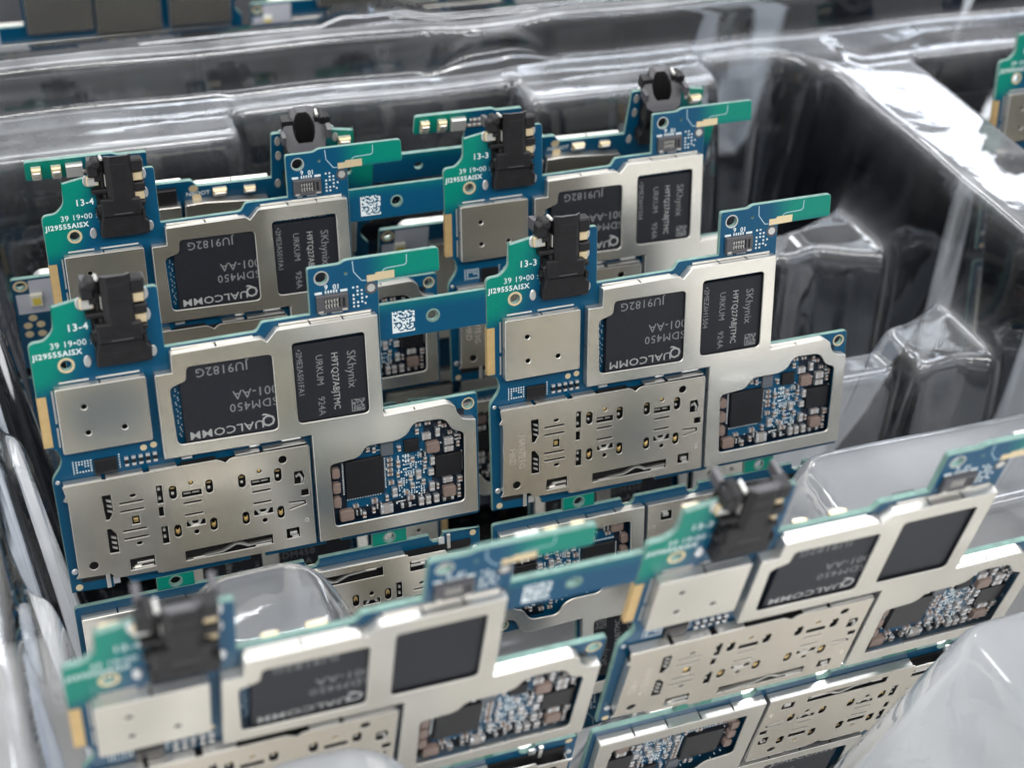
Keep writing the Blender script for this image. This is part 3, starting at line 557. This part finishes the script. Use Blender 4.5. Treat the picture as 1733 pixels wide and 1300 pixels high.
        for i, (x, y, w, h) in enumerate(((21.6, -8.9, 2.2, 1.9), (24.2, -17.6, 2.2, 1.9), (6.9, -18.4, 2.3, 1.9), (5.45, -10.4, 1.3, 1.7), (5.45, -13.1, 1.3, 1.8), (5.45, -15.7, 1.3, 1.8))):
            P('inductor', ('ind', w, h), lambda: MB().poly([(-w / 2 + .25, -h / 2), (w / 2 - .25, -h / 2), (w / 2, -h / 2 + .25), (w / 2, h / 2 - .25), (w / 2 - .25, h / 2), (-w / 2 + .25, h / 2), (-w / 2, h / 2 - .25), (-w / 2, -h / 2 + .25)], (), .02, .95, 'inductor_brown', None, None, .08).mesh('inductor'), x, y)
        P('capacitor', 'bigcap', lambda: cap_mesh(2.1, 1.6, 'cap_grey', .85), 13.5, -18.7)
        if detail > 0:
            for x, y, w, h in CAPS: P('capacitor', ('cap', round(w, 1), round(h, 1)), lambda: cap_mesh(w, h, 'cap_grey' if w * h > .9 else 'ceramic_brown', .5 + .25 * min(1, w * h)), x, y)
            for x, y, w, h in DARK: P('diode', ('dk', w), lambda: cap_mesh(w, h, 'black_plastic', .7), x, y)
            for i in range(5): P('capacitor', 'bc', lambda: cap_mesh(.6, 1.5, 'black_plastic', .5), -25.9 + i * 1.05, -1.9)
            P('painted_shade', 'dkm', lambda: MB().poly([(20.3, -3.2), (27.2, -3.2), (27.2, -20.2), (4.2, -20.2), (4.2, -17.9), (15.5, -17.6), (20.3, -17.0), (21.5, -15.2), (21.5, -10.4), (20.3, -7.8)], (), .001, .012, 'painted_shade').poly(rct(4.2, 7.2, -17.8, -8.0), (), .001, .011, 'painted_shade').mesh('painted_shade'))  # flat dark patches painting in the shade along the window's edges
            P('solder_joints', 'dots', solder_dots, kind='stuff')
        # back of the board
        bb = P('back_shield', 'bs1', lambda: flipz(back_shield([(-17.5, -4), (-2.5, -4), (-2.5, 12.7), (-6.2, 12.9), (-17.5, 12.0)])).mesh('back_shield')); P('back_shield', 'bs2', lambda: flipz(back_shield([(-1.8, -2.5), (13.2, -2.5), (13.2, 12.6), (-1.8, 12.6)])).mesh('back_shield'))
        P('back_shield', 'bs3', lambda: flipz(back_shield([(-34, -21), (19.6, -21), (19.6, -5), (-34, -5)], [rct(-28, -12, -18, -8)])).mesh('back_shield'))
        P('back_shield', 'bs4', lambda: flipz(back_shield([(-34, -3.6), (-19.5, -3.6), (-19.5, 9.5), (-34, 9.5)])).mesh('back_shield'))
        P('lettering', 'tnb', lambda: text_mesh('tnb', 'NBOOT', 1.2, 'silk_white', .02), -2.9, 14.2, -.804, 0).matrix_local = F @ Matrix.Translation(Vector((-2.9, 14.0, -.804)) * S) @ Matrix.Rotation(pi, 4, 'Y')
        P('flex_connector', 'bconn', lambda: flipz(MB().box(-1.2, 2.2, 12.9, 16.0, .81, 1.7, 'black_plastic', .1)).mesh('flex_connector'))
        for x, y, w, h in ((21.9, 22.6, 1.6, 2.7), (18.6, 22.5, 1.6, 2.7), (-8.9, 14.1, 2.4, 1.7), (-14.3, 13.9, 2.0, 1.5), (-31.6, 22.3, 2.2, 1.9)): P('contact_spring', ('sp', w, h), lambda: spring_mesh(w, h), x, y)
        P('shielded_filter', 'filt', lambda: flipz(MB().box(14.2, 17.0, 21.5, 24.0, .81, 1.9, 'tin_pad', .15)).mesh('filter'))
        for i in range(9): P('capacitor', 'bcap', lambda: flipz(cap_mesh(.9, .55)).mesh('c') if False else flip_cap(), 10.0 + (i % 5) * .95, 22.0 + (i // 5) * 1.1, -.8)
        for x, y in ((-4.3, 15.2), (-4.8, 13.2), (-19.6, 23.6), (-19.7, 20.4), (-19.5, 14.2), (-30.0, 23.2)): P('round_pad', ('bp', x < -10), (lambda: flipz(MB().poly(circ(0, 0, .55, 12, 1.0), (), .801, .9, 'tin_pad', bev=.04)).mesh('pad')) if x < -10 else (lambda: flipz(MB().poly(circ(0, 0, .85, 14, .75), (), .801, .84, 'gold_pad')).mesh('pad')), x, y)
        P('white_panel', 'wp', lambda: flipz(MB().poly([(19.7, -1.4), (26.5, -1.4), (26.5, -4.6), (29.0, -4.6), (29.0, -9.4), (19.7, -9.4)], (), .801, .82, 'white_mask')).mesh('white_panel'))
        led = P('flash_led', 'led', lambda: flipz(MB().box(24.4, 26.5, -7.2, -4.5, .82, 1.6, 'led_white', .08)).mesh('flash_led')); P('phosphor', 'ledp', lambda: flipz(MB().box(24.75, 26.15, -6.8, -5.2, 1.6, 1.66, 'led_yellow')).mesh('phosphor'), parent=led)
        for x, y in ((26.7, -10.6), (27.8, -12.4), (25.5, -12.4), (27.8, -14.6), (25.5, -14.7)): P('gold_pad', 'bgp', lambda: flipz(MB().poly(circ(0, 0, .8, 14), (), .801, .84, 'gold_pad')).mesh('gold_pad'), x, y)
        P('gold_ring', 'brg', lambda: flipz(MB().poly(circ(27.9, -2.55, 1.35, 18), [circ(27.9, -2.55, .88, 18)], .825, .86, 'gold_pad')).mesh('ring'))
    return root
def flip_cap():
    m = MB(); m.box(-.45, -.2, -.27, .27, .01, .5, 'solder', .04); m.box(.2, .45, -.27, .27, .01, .5, 'solder', .04); m.box(-.2, .2, -.26, .26, .01, .48, 'ceramic_brown', .02); return flipz(m).mesh('capacitor')

MA = ((1.0, .0015, .0023), (.002, .1809, -.9835), (-.0019, .9835, .1809))
MBm = ((1.0, .0026, .0041), (.0036, .1822, -.9832), (-.0033, .9833, .1822))
MC = ((1.0, -.0062, -.0044), (-.0056, -.1971, -.9804), (.0052, .9804, -.1971))
MR = ((-.9987, -.0254, .0443), (.0477, -.1581, .9863), (-.0181, .9871, .1591))
build_panel(MA, (6.31, 39.419, -2.691), 'third board panel from the front, facing the viewer, half hidden behind the sharp middle panel')
build_panel(MBm, (0, 0, 0), 'sharp middle board panel in full view with both steel card sockets uncovered')
build_panel(MC, (-3.494, -59.579, 4.112), 'blurred front board panel nearest the viewer, leaning forward behind the clear front bosses', kprint=False)
build_panel(MR, (61.087, 60.485, -5.348), 'rearmost board panel in the pocket, turned back to front with yellow flash lamps and springs')
build_panel(MA, (201.0, 53.0, -2.7), 'board panel in the next pocket, its green corner at the right edge', 'Ll', detail=0)
build_panel(MBm, (199.0, 12.0, 0), 'board panel in the next pocket, seen only dimly through the clear right wall', 'Ll', detail=0)
build_panel(MR, (60.0, 166.0, -3.0), 'board panel in the separate tray behind, cut off by the top of the photo', 'LR', detail=0)

# ------------------------------------------------------------------ the clear tray
def tray():
    X = np.arange(-75, 232, .5); Y = np.arange(-128, 118, .5); gx, gy = np.meshgrid(X, Y, indexing='xy')
    def sdbox(x0, x1, y0, y1, r):
        cx, cy, hx, hy = (x0 + x1) / 2, (y0 + y1) / 2, (x1 - x0) / 2 - r, (y1 - y0) / 2 - r
        qx, qy = np.abs(gx - cx) - hx, np.abs(gy - cy) - hy
        return np.hypot(np.maximum(qx, 0), np.maximum(qy, 0)) + np.minimum(np.maximum(qx, qy), 0) - r
    def smax(a, b, k):
        h = np.clip(.5 + .5 * (a - b) / k, 0, 1); return b * (1 - h) + a * h + k * h * (1 - h)
    def smin(a, b, k): return -smax(-a, -b, k)
    RIM, FLOOR = 8.0, -81.0
    def pocket(sd, draft):     # sd<0 inside
        z = RIM + sd * draft
        z = smin(z, np.full_like(z, RIM), 2.2)
        return smax(z, np.full_like(z, FLOOR), 3.0)
    H = pocket(sdbox(-45, 137.5, -97, 88, 13), 9.5)
    H2 = pocket(sdbox(159, 345, -86, 88, 13), 9.5); H3 = pocket(sdbox(-260, -62, -86, 88, 13), 9.5)
    H = smin(H, smin(H2, H3, 1.0), 1.0)
    def boss(x0, x1, y0, y1, top, kx, ky, k=1.6, r=3.0):
        nonlocal H
        hx = np.maximum(np.maximum(x0 + r - gx, gx - x1 + r), 0); hy = np.maximum(np.maximum(y0 + r - gy, gy - y1 + r), 0)
        d = np.hypot(hx, hy); w = np.where(d > 1e-6, (hx * kx + hy * ky) / np.maximum(hx + hy, 1e-6), ky); sd = d - r
        H = smax(H, smin(top - sd * w, np.full_like(H, top), k), 1.2)
    for ox in (0, 204.5, -204.5):
        boss(ox - 60, ox + 10, 78.5, 95, RIM - .2, 8, 8); boss(ox + 68, ox + 112, 78.0, 95, RIM - .2, 8, 8)
        boss(ox - 26, ox - 3, -112, -63.5, 1.0, 3.2, 5, 4, 9); boss(ox - 60, ox - 29, -112, -68, RIM - .3, 8, 8, 2, 8); boss(ox + 76, ox + 150, -112, -66, -3, 1.3, 4.5, 2, 5)
        boss(ox + 112, ox + 150, 45.5, 55, -17, 6, 6, 1.2, 2); boss(ox + 100, ox + 150, 46.5, 54.5, -18.2, 6, 6, 1.2, 2)
        boss(ox + 119, ox + 150, 3.5, 18, -16.5, 6, 6, 1.2, 2); boss(ox + 99, ox + 150, 8.5, 17, -21, 6, 6, 1.2, 2)
        boss(ox + 81, ox + 150, -37, -16, -13, 1.6, 5, 2.0, 4)
        boss(ox - 22, ox - 1, -34, -16.5, -12, 2.4, 5, 5, 7)
        for y0, y1 in ((47, 56), (9, 22), (-37, -16)): boss(ox - 60, ox - 39.5, y0, y1, -9, 7, 7, 3, 3)
    # flare where the ledges meet the right wall
    for yc in (50.5, 12):
        d = np.abs(gy - yc) - 4 - np.clip(gx - 120, 0, 20) * .45; H = smax(H, np.where((gx > 118) & (gx < 140), -16.5 - np.maximum(d, 0) * 3.5, -200), 1.6)
    for _ in range(6):      # the soft sheet never takes a sharp bend
        H[1:-1] = (H[:-2] + 2 * H[1:-1] + H[2:]) / 4; H[:, 1:-1] = (H[:, :-2] + 2 * H[:, 1:-1] + H[:, 2:]) / 4
    # outer lip beyond the shelf, then the skirt down
    yl = gy
    wob = 2.0 * (1 / (1 + np.exp(-(gx - 56) / 2.0)) - 1 / (1 + np.exp(-(gx - 76) / 2.0)))
    lip = np.interp(yl + wob, [94.5, 97.5, 101.5, 103, 112], [RIM, 17.0, 17.0, 15.5, -70]); H = np.where(yl > 94, np.maximum(lip, -81), H)
    # slight irregularity of vacuum formed sheet
    H += .22 * np.sin(gx * .13 + 1.3 * np.sin(gy * .09)) * np.sin(gy * .11 + .7) * np.clip((H + 50) / 20, 0, 1)
    v = np.stack([gx, gy, H], -1).reshape(-1, 3) * S; ny, nx = gx.shape
    idx = np.arange(ny * nx).reshape(ny, nx); f = np.stack([idx[:-1, :-1], idx[:-1, 1:], idx[1:, 1:], idx[1:, :-1]], -1).reshape(-1, 4)
    me = bpy.data.meshes.new('plastic_tray'); me.vertices.add(len(v)); me.vertices.foreach_set('co', v.ravel())
    me.loops.add(f.size); me.loops.foreach_set('vertex_index', f.ravel()); me.polygons.add(len(f)); me.polygons.foreach_set('loop_start', np.arange(len(f)) * 4)
    me.polygons.foreach_set('loop_total', np.full(len(f), 4)); me.update(calc_edges=True); me.polygons.foreach_set('use_smooth', np.ones(len(f), bool)); me.materials.append(MATS['clear_plastic']); me.validate()
    gyv, gxv = np.gradient(H, .5); slope = np.hypot(gxv, gyv); cy, _ = np.gradient(gyv, .5); _, cx = np.gradient(gxv, .5); cur = np.abs(cx + cy) / (1 + slope ** 2)
    flat = np.clip(1 - slope / .5, 0, 1) * np.clip((H + 45) / 30, 0, 1); haze_and_glare = np.where(H > 4, .36, .2) * np.clip((gy + 75) / 30, .15, 1) * flat + .6 * np.clip((gy + 80) / 30, .3, 1) * np.clip(cur / 1.3, 0, 1) * np.clip((H + 70) / 40, .15, 1)  # glare and fold glints are put into the haze as whitening
    at = me.attributes.new('haze_glare', 'FLOAT', 'POINT'); at.data.foreach_set('value', haze_and_glare.ravel().astype(np.float32))
    o = bpy.data.objects.new('plastic_tray', me); COL.objects.link(o)
    return tagit(o, 'large clear thermoformed plastic tray whose deep pockets hold the circuit boards', 'tray')
tray()
def back_tray():
    m = MB(); prof = [(117, -70), (120, 4), (121, 5.5), (133, 5.5), (135, 4), (141, -70), (175, -72), (205, -72), (214, 5), (240, 5)]
    xs = [-80, 38, 44, 58, 64, 240]
    for i, x in enumerate(xs):
        for j, (y, z) in enumerate(prof): m.v.append((x, y + (6 if i in (2, 3) and 1 <= j <= 4 else 0), z))
    n = len(prof)
    for i in range(len(xs) - 1):
        for j in range(n - 1): a = i * n + j; m.face((a, a + n, a + n + 1, a + 1), 'clear_plastic')
    bt = m.mesh('back_tray', True); at = bt.attributes.new('haze_glare', 'FLOAT', 'POINT'); at.data.foreach_set('value', [(.05 if prof[i % n][1] > 3 else .02) for i in range(len(m.v))])
    o = bpy.data.objects.new('plastic_tray', bt); COL.objects.link(o); tagit(o, 'second clear tray standing behind the first at the top edge', 'tray')
back_tray()
# ------------------------------------------------------------------ what the trays stand on
def sheet(name, x0, x1, y0, y1, z, m, kind='structure'):
    o = bpy.data.objects.new(name, MB().box(x0, x1, y0, y1, z - 2, z, m).mesh(name)); COL.objects.link(o); o['kind'] = kind; return o
sheet('table_top', -900, 900, -900, 1500, -84, 'pale_bench')
sheet('black_mat', -600, 800, 50, 900, -81.6, 'coal_mat')
print('objects', len(bpy.data.objects))
